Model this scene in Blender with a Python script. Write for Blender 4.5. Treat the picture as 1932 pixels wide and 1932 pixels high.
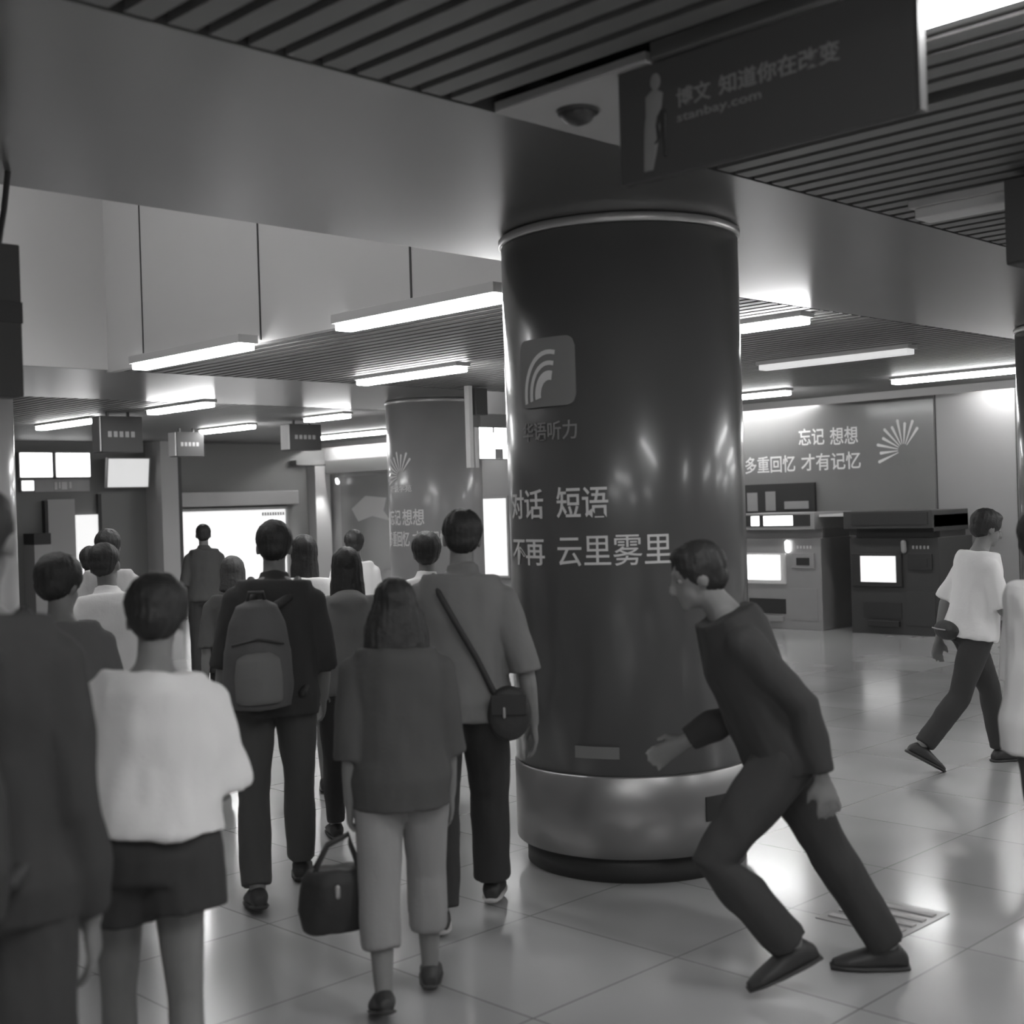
import bpy, bmesh, math, random
from math import sin, cos, pi, radians as R
from mathutils import Vector as V, Matrix, noise

for o in list(bpy.data.objects):
    bpy.data.objects.remove(o)
random.seed(7)
C = bpy.context.collection
SC = bpy.context.scene

# ------------------------------------------------------------------ camera, world, exposure
EYE = 1.78
YAW, PITCH, ROLL = R(44.76), R(-0.305), R(-1.77)
fw = V((sin(YAW)*cos(PITCH), cos(YAW)*cos(PITCH), sin(PITCH)))
r0 = V((cos(YAW), -sin(YAW), 0)); u0 = r0.cross(fw)
rt = cos(ROLL)*r0 + sin(ROLL)*u0; up = -sin(ROLL)*r0 + cos(ROLL)*u0
cam_d = bpy.data.cameras.new('camera'); cam = bpy.data.objects.new('camera', cam_d); C.objects.link(cam)
m = Matrix((( rt.x, up.x, -fw.x, 0), (rt.y, up.y, -fw.y, 0), (rt.z, up.z, -fw.z, EYE), (0, 0, 0, 1)))
cam.matrix_world = m
cam_d.sensor_width = 36; cam_d.lens = 36*2470/1932
cam_d.clip_start = 0.05; cam_d.clip_end = 200
cam_d.dof.use_dof = True; cam_d.dof.focus_distance = 9.0; cam_d.dof.aperture_fstop = 2.4
SC.camera = cam
W = bpy.data.worlds.new('station_gloom'); SC.world = W; W.use_nodes = True
W.node_tree.nodes['Background'].inputs[0].default_value = (0.12, 0.118, 0.118, 1)
W.node_tree.nodes['Background'].inputs[1].default_value = 1.0
SC.view_settings.view_transform = 'Standard'; SC.view_settings.look = 'None'
SC.view_settings.gamma = 1.0; SC.view_settings.exposure = 0.0
SC.view_settings.use_curve_mapping = False
SC.cycles.use_denoising = True
SC.cycles.max_bounces = 8

# ------------------------------------------------------------------ materials
def mat(name, v, rough=0.6, metal=0.0, emit=0.0, noise_amt=0.0, nscale=8.0, coat=0.0, bump=0.0, spec=0.5):
    M = bpy.data.materials.new(name); M.use_nodes = True
    nt = M.node_tree; b = nt.nodes['Principled BSDF']
    col = (v*1.01, v, v*0.995, 1)
    b.inputs['Base Color'].default_value = col
    b.inputs['Roughness'].default_value = rough
    b.inputs['Metallic'].default_value = metal
    b.inputs['Specular IOR Level'].default_value = spec
    if coat: b.inputs['Coat Weight'].default_value = coat; b.inputs['Coat Roughness'].default_value = 0.14
    if emit:
        b.inputs['Emission Color'].default_value = (1, 1, 1, 1); b.inputs['Emission Strength'].default_value = emit
    if noise_amt or bump:
        tc = nt.nodes.new('ShaderNodeTexCoord'); n = nt.nodes.new('ShaderNodeTexNoise')
        n.inputs['Scale'].default_value = nscale; n.inputs['Detail'].default_value = 4
        nt.links.new(tc.outputs['Object'], n.inputs['Vector'])
        if noise_amt:
            rp = nt.nodes.new('ShaderNodeMapRange')
            rp.inputs['To Min'].default_value = 1-noise_amt; rp.inputs['To Max'].default_value = 1+noise_amt
            nt.links.new(n.outputs['Fac'], rp.inputs['Value'])
            mx = nt.nodes.new('ShaderNodeVectorMath'); mx.operation = 'SCALE'
            mx.inputs[0].default_value = col[:3]
            nt.links.new(rp.outputs[0], mx.inputs['Scale']); nt.links.new(mx.outputs[0], b.inputs['Base Color'])
        if bump:
            bp = nt.nodes.new('ShaderNodeBump'); bp.inputs['Strength'].default_value = bump; bp.inputs['Distance'].default_value = 0.01
            nt.links.new(n.outputs['Fac'], bp.inputs['Height']); nt.links.new(bp.outputs[0], b.inputs['Normal'])
    return M

def floor_mat():
    M = mat('polished_granite', 0.36, 0.27, noise_amt=0.0, spec=1.0, coat=0.6)
    nt = M.node_tree; b = nt.nodes['Principled BSDF']
    tc = nt.nodes.new('ShaderNodeTexCoord')
    br = nt.nodes.new('ShaderNodeTexBrick'); br.offset = 0.0
    br.inputs['Scale'].default_value = 1.0; br.inputs['Brick Width'].default_value = 0.8; br.inputs['Row Height'].default_value = 0.8
    br.inputs['Mortar Size'].default_value = 0.004
    br.inputs['Color1'].default_value = (0.54,)*3+(1,); br.inputs['Color2'].default_value = (0.48,)*3+(1,)
    br.inputs['Mortar'].default_value = (0.25,)*3+(1,)
    nt.links.new(tc.outputs['Object'], br.inputs['Vector'])
    n = nt.nodes.new('ShaderNodeTexNoise'); n.inputs['Scale'].default_value = 0.9; n.inputs['Detail'].default_value = 2
    mp = nt.nodes.new('ShaderNodeMapping'); mp.inputs['Location'].default_value = (0.31, 0.17, 0.43)
    nt.links.new(tc.outputs['Object'], mp.inputs['Vector']); nt.links.new(mp.outputs[0], n.inputs['Vector'])
    mr = nt.nodes.new('ShaderNodeMapRange'); mr.inputs['To Min'].default_value = 0.72; mr.inputs['To Max'].default_value = 1.2
    nt.links.new(n.outputs['Fac'], mr.inputs['Value'])
    sc = nt.nodes.new('ShaderNodeVectorMath'); sc.operation = 'SCALE'
    nt.links.new(br.outputs['Color'], sc.inputs[0]); nt.links.new(mr.outputs[0], sc.inputs['Scale'])
    nt.links.new(sc.outputs[0], b.inputs['Base Color'])
    r2 = nt.nodes.new('ShaderNodeMapRange'); r2.inputs['To Min'].default_value = 0.17; r2.inputs['To Max'].default_value = 0.27
    nt.links.new(n.outputs['Fac'], r2.inputs['Value']); nt.links.new(r2.outputs[0], b.inputs['Roughness'])
    return M

M = dict(
    floor=floor_mat(),
    soffit=mat('grey_metal_panel', 0.21, 0.28, 0.55, noise_amt=0.06, nscale=1.5),
    slat=mat('slat_aluminium', 0.18, 0.5, 0.2),
    void=mat('ceiling_void', 0.05, 0.9),
    plain=mat('plain_panel', 0.42, 0.6),
    bulk=mat('pale_wall_panel', 0.5, 0.55, noise_amt=0.05, nscale=0.8),
    joint=mat('panel_joint', 0.06, 0.8),
    wall=mat('wall_panel', 0.32, 0.4, noise_amt=0.05, nscale=1.2),
    wall_dark=mat('dark_wall_panel', 0.2, 0.45),
    wrap=mat('glossy_dark_wrap', 0.10, 0.3, coat=0.35, noise_amt=0.1, nscale=2),
    wrap_grey=mat('glossy_grey_wrap', 0.33, 0.3, coat=0.3, noise_amt=0.15, nscale=2),
    poster=mat('poster_film', 0.2, 0.3, coat=0.3, noise_amt=0.1, nscale=1.5),
    steel=mat('brushed_steel', 0.36, 0.36, 0.75, noise_amt=0.06, nscale=4),
    trim=mat('aluminium_trim', 0.55, 0.35, 0.6),
    kick=mat('black_plinth', 0.045, 0.5),
    letter=mat('white_lettering', 0.78, 0.55),
    letter_dim=mat('grey_lettering', 0.2, 0.6),
    logo=mat('logo_tile', 0.24, 0.45),
    lamp=mat('lamp_diffuser', 0.8, 0.5, emit=34.0),
    cove=mat('cove_diffuser', 0.8, 0.5, emit=60.0),
    lamp_off=mat('unlit_diffuser', 0.6, 0.3),
    faint_glow=mat('faint_glow_face', 0.6, 0.4, emit=0.55),
    housing=mat('lamp_housing', 0.45, 0.5),
    litbox=mat('lit_sign_face', 0.8, 0.5, emit=3.5),
    window=mat('lit_window', 0.8, 0.5, emit=0.75, noise_amt=0.05, nscale=6),
    screen=mat('lit_screen', 0.7, 0.3, emit=3.0),
    screen_soft=mat('soft_screen', 0.7, 0.3, emit=0.75),
    black=mat('black_plastic', 0.035, 0.4),
    dark=mat('dark_sign_face', 0.055, 0.7),
    grey=mat('grey_plastic', 0.3, 0.45),
    pale=mat('pale_plastic', 0.6, 0.45),
    machine=mat('machine_steel', 0.38, 0.4, 0.4, noise_amt=0.08, nscale=3),
    machine_dark=mat('machine_dark_steel', 0.05, 0.45),
    skin=mat('skin', 0.22, 0.55, noise_amt=0.08, nscale=20),
    eye=mat('eye_white', 0.3, 0.25), iris=mat('iris', 0.02, 0.2),
    hair=mat('black_hair', 0.026, 0.55, bump=0.4, nscale=60),
    hair_brown=mat('brown_hair', 0.06, 0.55, bump=0.4, nscale=60),
    white_cloth=mat('white_cotton', 0.88, 0.85, bump=0.15, nscale=50),
    pale_cloth=mat('pale_cotton', 0.45, 0.85, bump=0.15, nscale=50),
    mid_cloth=mat('mid_grey_cotton', 0.2, 0.85, bump=0.15, nscale=50),
    grey_cloth=mat('grey_cotton', 0.13, 0.85, bump=0.15, nscale=50),
    dgrey_cloth=mat('dark_grey_cotton', 0.085, 0.85, bump=0.15, nscale=50),
    black_cloth=mat('black_cotton', 0.045, 0.85, bump=0.15, nscale=50),
    light_trouser=mat('light_trouser', 0.3, 0.85, bump=0.15, nscale=50),
    shoe_dark=mat('dark_shoe', 0.04, 0.5), shoe_white=mat('white_rubber', 0.6, 0.6),
    bag_grey=mat('bag_grey_nylon', 0.12, 0.7, bump=0.2, nscale=40),
    bag_black=mat('bag_black_nylon', 0.036, 0.6, bump=0.2, nscale=40),
    streak_rib=mat('streak_steel', 0.5, 0.35, 0.3),
)

# ------------------------------------------------------------------ mesh helpers
def link(name, me, m=None, parent=None, smooth=False):
    o = bpy.data.objects.new(name, me); C.objects.link(o)
    if m: me.materials.clear(); me.materials.append(m)
    if parent: o.parent = parent
    if smooth:
        for p in me.polygons: p.use_smooth = True
    return o
def obj(name, bm, m, parent=None, smooth=False):
    me = bpy.data.meshes.new(name); bmesh.ops.recalc_face_normals(bm, faces=bm.faces)
    bm.to_mesh(me); bm.free(); return link(name, me, m, parent, smooth)
def tag(o, label, cat, group=None):
    o['label'] = label; o['category'] = cat
    if group: o['group'] = group
    return o
def struct(o): o['kind'] = 'structure'; return o
def thing(name, label, cat, loc=(0, 0, 0), rz=0, group=None):
    o = bpy.data.objects.new(name, None); C.objects.link(o); o.empty_display_size = 0.2
    o.location = loc; o.rotation_euler = (0, 0, rz); return tag(o, label, cat, group)
def NB(): return bmesh.new()
def box(bm, x0, x1, y0, y1, z0, z1, bev=0.0, mtx=None):
    r = bmesh.ops.create_cube(bm, size=1.0); vs = r['verts']
    for v in vs:
        v.co = V(((x0+x1)/2+v.co.x*(x1-x0), (y0+y1)/2+v.co.y*(y1-y0), (z0+z1)/2+v.co.z*(z1-z0)))
    if bev:
        es = list({e for v in vs for e in v.link_edges})
        rr = bmesh.ops.bevel(bm, geom=es, offset=bev, segments=3, affect='EDGES', profile=0.7)
        vs = list({v for f in rr['faces'] for v in f.verts} | {v for v in vs if v.is_valid})
    if mtx is not None:
        for v in vs: v.co = mtx @ v.co
    return bm
def bx(*a, bev=0.0): return box(NB(), *a, bev=bev)
def loft(bm, rings, n=14, caps=True):
    """rings: (centre, u vector, v vector) ellipses joined by quads"""
    L = []
    for c, u, v in rings:
        L.append([bm.verts.new(c + u*cos(2*pi*k/n) + v*sin(2*pi*k/n)) for k in range(n)])
    for a, b in zip(L, L[1:]):
        for k in range(n): bm.faces.new((a[k], a[(k+1) % n], b[(k+1) % n], b[k]))
    if caps:
        bm.faces.new(L[0][::-1]); bm.faces.new(L[-1])
    return bm
def tube(bm, pts, rad, n=12, flat=1.0, ref=V((0, 1, 0)), rounded=True):
    """tapering limb along points; u across, v along ref"""
    pts = [V(p) for p in pts]; rings = []
    if not isinstance(rad, (list, tuple)): rad = [rad]*len(pts)
    for i, p in enumerate(pts):
        d = (pts[min(i+1, len(pts)-1)] - pts[max(i-1, 0)]).normalized()
        v = (ref - d*ref.dot(d))
        if v.length < 1e-3: v = V((1, 0, 0)) - d*d.x
        v.normalize(); u = d.cross(v)
        if rounded and i == 0:
            for a in (80, 55, 28): rings.append((p - d*rad[0]*sin(R(a)), u*rad[0]*cos(R(a))*flat, v*rad[0]*cos(R(a))))
        rings.append((p, u*rad[i]*flat, v*rad[i]))
        if rounded and i == len(pts)-1:
            for a in (28, 55, 80): rings.append((p + d*rad[i]*sin(R(a)), u*rad[i]*cos(R(a))*flat, v*rad[i]*cos(R(a))))
    return loft(bm, rings, n)
def ell(bm, c, rx, ry, rz, mtx=None, nu=16, nv=10):
    r = bmesh.ops.create_uvsphere(bm, u_segments=nu, v_segments=nv, radius=1)
    for v in r['verts']:
        v.co = V((c[0]+v.co.x*rx, c[1]+v.co.y*ry, c[2]+v.co.z*rz))
        if mtx is not None: v.co = mtx @ v.co
    return bm
def lathe(bm, cx, cy, prof, n=64, caps=True):
    L = [[bm.verts.new((cx+r*cos(2*pi*k/n), cy+r*sin(2*pi*k/n), z)) for k in range(n)] for r, z in prof]
    for a, b in zip(L, L[1:]):
        for k in range(n): bm.faces.new((a[k], a[(k+1) % n], b[(k+1) % n], b[k]))
    if caps: bm.faces.new(L[0][::-1]); bm.faces.new(L[-1])
    return bm
def remesh(bm, vox, smooth=3, fac=0.5):
    me = bpy.data.meshes.new('t'); bmesh.ops.recalc_face_normals(bm, faces=bm.faces); bm.to_mesh(me); bm.free()
    o = bpy.data.objects.new('t', me); C.objects.link(o)
    a = o.modifiers.new('r', 'REMESH'); a.mode = 'VOXEL'; a.voxel_size = vox
    if smooth:
        b = o.modifiers.new('s', 'SMOOTH'); b.factor = fac; b.iterations = smooth
    dg = bpy.context.evaluated_depsgraph_get()
    res = bpy.data.meshes.new_from_object(o.evaluated_get(dg))
    bpy.data.objects.remove(o); bpy.data.meshes.remove(me)
    for p in res.polygons: p.use_smooth = True
    return res
def folds(me, amp, freq, seed=0, stretch=(1, 1, 0.5)):
    off = V((seed*3.7, seed*1.3, seed*2.1)); ns = [v.normal.copy() for v in me.vertices]
    for v, n in zip(me.vertices, ns):
        q = V((v.co.x*stretch[0], v.co.y*stretch[1], v.co.z*stretch[2]))*freq + off
        v.co += n*(noise.noise(q) + 0.5*noise.noise(q*2.3))*amp
    return me
_tc = {}
def text_bm(s, w, h, bold=0.012, depth=0.004, gap=None):
    """flat lettering in x (right), z (up), centred on nothing: starts at 0,0; stretched to w x h"""
    cu = bpy.data.curves.new('t', 'FONT'); cu.body = s; cu.size = 1; cu.extrude = 0.001; cu.offset = bold; cu.resolution_u = 3
    o = bpy.data.objects.new('t', cu); C.objects.link(o)
    dg = bpy.context.evaluated_depsgraph_get()
    me = bpy.data.meshes.new_from_object(o.evaluated_get(dg))
    bpy.data.objects.remove(o); bpy.data.curves.remove(cu)
    bm = NB(); bm.from_mesh(me); bpy.data.meshes.remove(me)
    xs = [v.co.x for v in bm.verts]; ys = [v.co.y for v in bm.verts]
    x0, x1, y0, y1 = min(xs), max(xs), min(ys), max(ys)
    for v in bm.verts:
        v.co = V(((v.co.x-x0)/(x1-x0)*w, -(v.co.z/0.001)*depth/2, (v.co.y-y0)/(y1-y0)*h))
    return bm
def xf(bm, f):
    for v in bm.verts: v.co = f(v.co)
    return bm
def on_x(X, y0, z0): return lambda c: V((X+c.y, y0-c.x, z0+c.z))     # on a wall facing -X
def on_y(Y, x0, z0): return lambda c: V((x0+c.x, Y+c.y, z0+c.z))     # on a wall facing -Y

# ------------------------------------------------------------------ structure
ZC = 3.12
XW, YW = 16.1, 21.6
struct(obj('floor', bx(-8, 18, -6, 24, -0.2, 0), M['floor']))
# beam soffits along X
struct(obj('ceiling_beam', bx(-8, XW, 3.19, 5.11, ZC, ZC+0.5), M['soffit']))
struct(obj('ceiling_beam', bx(-2, XW, 11.04, 13.77, ZC, ZC+0.5), M['soffit']))
# slatted ceiling (strips along Y) in three bays with dark void above
def slats(x0, x1, y0, y1, pitch=0.13, w=0.085, dep=0.05):
    bm = NB(); x = x0
    while x + w < x1:
        box(bm, x, x+w, y0, y1, ZC, ZC+dep); x += pitch
    return bm
bm = slats(-8, 3.13, -6, 3.17)
struct(obj('ceiling', bm, M['slat']))
struct(obj('ceiling', slats(4.25, XW, -6, 3.17), M['slat']))
struct(obj('ceiling', slats(3.13, 4.25, -6, 2.5), M['slat']))
struct(obj('ceiling', slats(5.86, XW, 5.13, 11.02), M['slat']))
struct(obj('ceiling', slats(5.86, XW, 13.79, YW), M['slat']))
struct(obj('ceiling', bx(-8, XW, -6, 3.19, ZC+0.16, ZC+0.2), M['void']))
struct(obj('ceiling', bx(5.9, XW, 5.11, 11.04, ZC+0.16, ZC+0.2), M['void']))
struct(obj('ceiling', bx(-2, XW, 13.77, YW, ZC+0.16, ZC+0.2), M['void']))
struct(obj('ceiling', bx(3.13, 4.24, 2.52, 3.18, ZC-0.005, ZC+0.03), M['plain']))
# raised bay between the beams with pale upper walls
struct(obj('wall_upper_right', bx(5.80, 5.88, 5.12, 11.03, ZC-0.02, 5.7), M['bulk']))
struct(obj('wall_upper_back', bx(-2, 5.80, 11.0, 11.03, ZC+0.0, 5.7), M['bulk']))
struct(obj('wall_upper_front', bx(-2, 5.80, 5.03, 5.11, ZC+0.5, 5.7), M['bulk']))
struct(obj('ceiling', bx(-2, 5.88, 5.03, 11.12, 5.7, 5.8), M['bulk']))
bm = NB()
for y in (6.75, 8.55, 10.35): box(bm, 5.794, 5.80, y-0.008, y+0.008, ZC, 5.7)
struct(obj('trim_1', bm, M['joint']))
# walls
struct(obj('wall_right', bx(XW, XW+0.2, -6, YW+0.2, 0, ZC+0.3), M['wall']))
struct(obj('wall_back', bx(4, XW, YW, YW+0.2, 0, ZC+0.3), M['wall_dark']))
bm = NB(); box(bm, XW-0.22, XW, 17.0, YW-0.3, 2.52, 2.79, bev=0.01)
struct(obj('trim_2', bm, M['wall_dark']))
bm = NB()
for y in (7.2, 8.28, 11.45, 14.0, 17.0): box(bm, XW-0.006, XW, y-0.008, y+0.008, 0.1, ZC)
struct(obj('trim_3', bm, M['joint']))
struct(obj('baseboard_right', bx(XW-0.02, XW, -6, YW, 0, 0.12), M['kick']))

# ------------------------------------------------------------------ lamps
LG = 'fluorescent lamps under the ceiling'
def lamp(x, y0, y1, label, on='lamp', z=ZC, flush=0.0):
    t = thing('ceiling_lamp', label, 'ceiling lamp', (x, (y0+y1)/2, z+flush), 0, LG)
    h = (y1-y0)/2
    obj('housing', bx(-0.09, 0.09, -h-0.02, h+0.02, -0.035, 0.03, bev=0.006), M['housing'], t)
    obj('diffuser', bx(-0.07, 0.07, -h, h, -0.085, -0.033, bev=0.015), M[on], t)
    return t
lamp(3.42, 0.2, 1.95, 'bright ceiling lamp at the top right behind the hanging banner sign', flush=0.06)
lamp(5.66, 1.2, 2.95, 'unlit ceiling lamp beside the small dark sign at the right edge', 'lamp_off')
lamp(5.67, 8.55, 10.2, 'bright lamp under the pale upper wall, the left one of the pair there')
lamp(5.67, 5.75, 7.35, 'bright lamp under the pale upper wall touching the near column')
lamp(8.28, 16.1, 17.7, 'bright lamp farthest left, above the two white lightboxes')
lamp(8.28, 13.3, 14.62, 'lit lamp just right of the far left hanging sign')
lamp(8.28, 8.95, 10.45, 'bright lamp in the slats above the far grey column')
lamp(8.28, 5.25, 5.85, 'short piece of lit lamp just right of the near dark column')
lamp(10.98, 16.5, 17.85, 'lit lamp just right of the middle far hanging sign')
lamp(10.98, 14.2, 15.1, 'lit lamp above the bright wall band left of the far column')
lamp(10.95, 5.85, 7.45, 'unlit lamp on the ceiling at the right, reflected light put in as glow', 'faint_glow')  # unlit fixture; its faint glow stands in for reflected light
lamp(13.9, 16.95, 18.9, 'lit lamp just above the bright wall band')
lamp(13.85, 9.06, 10.5, 'lit lamp over the ticket machine right of the near column')
lamp(13.82, 6.14, 7.6, 'bright lamp at the right edge above the pale wall')
# unseen lamps added high in the raised bay to brighten its pale walls
for x in (1.4, 3.4):
    for y in (6.6, 9.4): lamp(x, y-0.65, y+0.65, 'unseen lamp added on the upper ceiling to light the raised bay', z=5.7)
# unseen near-hall lamps, some added to brighten floor, soffit and people's backs
for x, y in ((-2, -3.2), (0.8, -3.2), (-2, 0.2), (0.8, 0.9), (8.3, -1.2), (11, -1.2), (13.8, -1.2), (13.8, 1.6), (8.28, 1.7), (5.67, -1.2), (11, 1.7)):
    lamp(x, y-0.8, y+0.8, 'unseen near-hall lamp added outside the view')

# wall-washing cove lamps behind a valance along the right wall
struct(obj('trim_4', bx(15.62, 15.66, 4, YW, ZC-0.10, ZC+0.02), M['housing']))
for y0, y1, lab in ((10.2, 12.4, 'cove lamp hidden over the ticket machine poster'), (5.2, 7.7, 'cove lamp over the pale wall at the right edge'), (16.9, 21.4, 'cove lamp over the far corner wall band')):
    t = thing('cove_lamp', lab, 'ceiling lamp', (15.8, (y0+y1)/2, ZC), 0)
    h = (y1-y0)/2
    obj('housing', bx(-0.05, 0.05, -h, h, -0.02, 0.0), M['housing'], t)
    obj('tube', bx(-0.02, 0.02, -h+0.02, h-0.02, -0.055, -0.019, bev=0.01), M['cove'], t)

# ------------------------------------------------------------------ columns
def dirs(cx, cy):
    s = math.atan2(cx, cy); return V((-sin(s), -cos(s), 0)), V((cos(s), -sin(s), 0))
def wrapfn(cx, cy, rad, phi0, z0):
    f, r = dirs(cx, cy)
    def g(c):
        a = R(phi0) + c.x/rad; rr = rad - c.y
        return V((cx, cy, 0)) + (f*cos(a) + r*sin(a))*rr + V((0, 0, z0+c.z))
    return g
def patch(w, h, d=0.006, n=24, rc=0.0):
    """a thin tile in x,z with n columns, rounded corners rc"""
    bm = NB(); fr, bk = [], []
    for i in range(n+1):
        x = w*i/n; e = min(x, w-x); k = 0.0
        if rc and e < rc: k = rc - math.sqrt(max(0, rc*rc-(rc-e)**2))
        fr.append((bm.verts.new((x, -d, k)), bm.verts.new((x, -d, h-k)))); bk.append((bm.verts.new((x, 0.002, k)), bm.verts.new((x, 0.002, h-k))))
    for i in range(n):
        a, b, c, d2 = fr[i], fr[i+1], bk[i], bk[i+1]
        bm.faces.new((a[0], b[0], b[1], a[1])); bm.faces.new((c[0], c[1], d2[1], d2[0]))
        bm.faces.new((a[1], b[1], d2[1], c[1])); bm.faces.new((a[0], c[0], d2[0], b[0]))
    bm.faces.new((fr[0][0], fr[0][1], bk[0][1], bk[0][0])); bm.faces.new((fr[n][0], bk[n][0], bk[n][1], fr[n][1]))
    return bm
def column(cx, cy, wm, label):
    t = thing('column', label, 'column', (cx, cy, 0))
    rad = 0.595
    def o(name, prof, m): return obj(name, lathe(NB(), 0, 0, prof, 96), m, t, True)
    a = o('shaft', [(rad-0.01, 0.506), (rad, 0.512), (rad, 3.068), (rad-0.02, 3.074)], wm)
    a.data.polygons[-1].use_smooth = a.data.polygons[-2].use_smooth = False
    o('top_ring', [(rad+0.006, 3.072), (rad+0.012, 3.078), (rad+0.012, 3.108), (rad-0.01, ZC)], M['trim'])
    o('steel_band', [(rad-0.02, 0.118), (rad+0.006, 0.124), (rad+0.006, 0.498), (rad-0.005, 0.508)], M['steel'])
    o('plinth', [(rad-0.045, 0.0), (rad-0.045, 0.13)], M['kick'])
    for ch in t.children:
        for p in ch.data.polygons:
            if len(p.vertices) > 4: p.use_smooth = False
    return t, rad
def local(f, cx, cy):
    return lambda c: f(c) - V((cx, cy, 0))
CX, CY = 5.08, 4.30
col1, RAD = column(CX, CY, M['wrap'], 'near round column in glossy dark wrap with white Chinese slogan, standing in the middle')
def chop(bm, step=0.02):
    n = int(max([v.co.x for v in bm.verts]+[0])/step)
    for i in range(1, n+1):
        bmesh.ops.bisect_plane(bm, geom=bm.verts[:]+bm.edges[:]+bm.faces[:], plane_co=(i*step, 0, 0), plane_no=(1, 0, 0))
    return bm
def c1(name, bm, phi, z, m):
    chop(bm)
    return obj(name, xf(bm, local(wrapfn(CX, CY, RAD+0.003, phi, z), CX, CY)), m, col1)
def c1text(s, phi0, phi1, z, h, m=M['letter'], bold=0.009):
    return c1('lettering', text_bm(s, R(phi1-phi0)*RAD, h, bold), phi0, z, m)
lg = c1('logo_tile', patch(R(33)*RAD, 0.325, 0.005, 30, 0.05), -54, 2.24, M['logo'])
bm = NB()
for k, r in enumerate((0.155, 0.115, 0.07)):            # three quarter arcs fanning from lower left
    w = 0.016 if k < 2 else 0.034
    P = []
    for i in range(13):
        a = R(190 - i*9.5); P.append((V((0.2+cos(a)*(r+w/2), 0, 0.055+sin(a)*(r+w/2)*1.3)), V((0.2+cos(a)*(r-w/2), 0, 0.055+sin(a)*(r-w/2)*1.3))))
    for (a, b), (c, d) in zip(P, P[1:]):
        vs = [bm.verts.new(q) for q in (a, b, d, c)]; bm.faces.new(vs)
e = bmesh.ops.extrude_face_region(bm, geom=bm.faces[:])
for v in e['geom']:
    if isinstance(v, bmesh.types.BMVert): v.co.y -= 0.004
o = c1('logo_arcs', xf(bm, lambda c: V((c.x, c.y-0.005, c.z))), -54, 2.24, M['letter']); o.parent = lg; o['label'] = 'pale three-arc emblem'
c1text('华语听力', -54, -21.2, 2.08, 0.09, M['grey'])
c1text('对话', -69.5, -41, 1.71, 0.142)
c1text('短语', -33, -7.8, 1.71, 0.147)
c1text('不再', -69.5, -41, 1.487, 0.125)
c1text('云里雾里', -33.2, 20, 1.485, 0.142, bold=0.003)
nl = c1('notice_label', patch(R(20.8)*RAD, 0.056, 0.004, 12), -27, 0.59, M['letter_dim']); nl['label'] = 'small pale label strip'
st = c1('sticker', patch(R(28)*RAD, 0.115, 0.009, 14), 33, 0.275, M['black']); st['label'] = 'dark sticker with fine white lines'
bm = NB()
for s, w in ((0.125, 0.004), (0.185, 0.004)): box(bm, s, s+w, -0.0105, -0.0095, 0.02, 0.1)
for i in range(6): box(bm, 0.135+i*0.006, 0.138+i*0.006, -0.0105, -0.0095, 0.05, 0.07+0.004*(i % 3))
for z in (0.03, 0.08): box(bm, 0.2, 0.27, -0.0105, -0.0095, z, z+0.008)
o = c1('sticker_lines', bm, 33, 0.275, M['letter']); o.parent = st

C2X, C2Y = 10.95, 12.4
def fan(bm, s, k):
    """fan of ten tapering rays from a pivot at lower right, size s"""
    for i in range(10):
        a = R(52 + i*16.5); L = s*(0.98 if i % 2 else 0.86)
        d = V((cos(a), 0, sin(a))); n = V((-d.z, 0, d.x))
        q = [d*s*0.2 - n*s*0.012, d*L - n*s*0.05, d*L*1.04, d*L + n*s*0.05, d*s*0.2 + n*s*0.012]
        q = [V((p.x*k+0.62*s*k, -0.004, p.z+0.2*s)) for p in q]
        f = bm.faces.new([bm.verts.new(p) for p in q])
    e = bmesh.ops.extrude_face_region(bm, geom=bm.faces[:])
    for v in e['geom']:
        if isinstance(v, bmesh.types.BMVert): v.co.y += 0.003
    return bm
col2, _ = column(C2X, C2Y, M['wrap_grey'], 'far round grey column with a white fan emblem and two lines of lettering')
def c2(name, bm, phi, z, m=M['letter']):
    chop(bm)
    return obj(name, xf(bm, local(wrapfn(C2X, C2Y, RAD+0.003, phi, z), C2X, C2Y)), m, col2)
o = c2('fan_emblem', fan(NB(), 0.3, 1.0), -63, 2.12)
c2('lettering', text_bm('听说学苑', R(38)*RAD, 0.085), -67, 1.98)
c2('lettering', text_bm('忘记', R(24)*RAD, 0.2), -71, 1.57)
c2('lettering', text_bm('想想', R(30)*RAD, 0.2), -44, 1.57)
c2('lettering', text_bm('多重回忆', R(42)*RAD, 0.19), -76, 1.31)
c2('lettering', text_bm('才有记忆', R(44)*RAD, 0.19), -30, 1.31)
column(5.0-0.12, 12.4, M['wrap_grey'], 'round grey column cut off by the left edge of the picture')
column(10.98, 4.25, M['wrap'], 'dark round column cut off by the right edge of the picture')

# ------------------------------------------------------------------ hanging banner sign near the camera
t = thing('hanging_sign', 'large dark hanging banner sign with a figure and white lettering below the slats', 'sign', (3.15, 2.15, 2.76))
obj('panel', xf(bx(0, 0.04, 1.65, 2.65, 2.765, ZC-0.005, bev=0.01), lambda c: c-V((3.15, 2.15, 2.76))+V((3.15, 0, 0))), M['dark'], t)
def sg(name, bm, m): return obj(name, xf(bm, lambda c: c-V((3.15, 2.15, 2.76))), m, t)
bm = NB(); box(bm, 3.154, 3.19, 1.638, 1.649, 2.77, ZC-0.01); sg('edge_frame', bm, M['machine_dark'])
f = on_x(3.15, 2.42, 2.955); sg('lettering', xf(text_bm('博文', 0.125, 0.058), f), M['letter_dim'])
f = on_x(3.15, 2.265, 2.955); sg('lettering', xf(text_bm('知道你在改变', 0.40, 0.058), f), M['letter_dim'])
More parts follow.
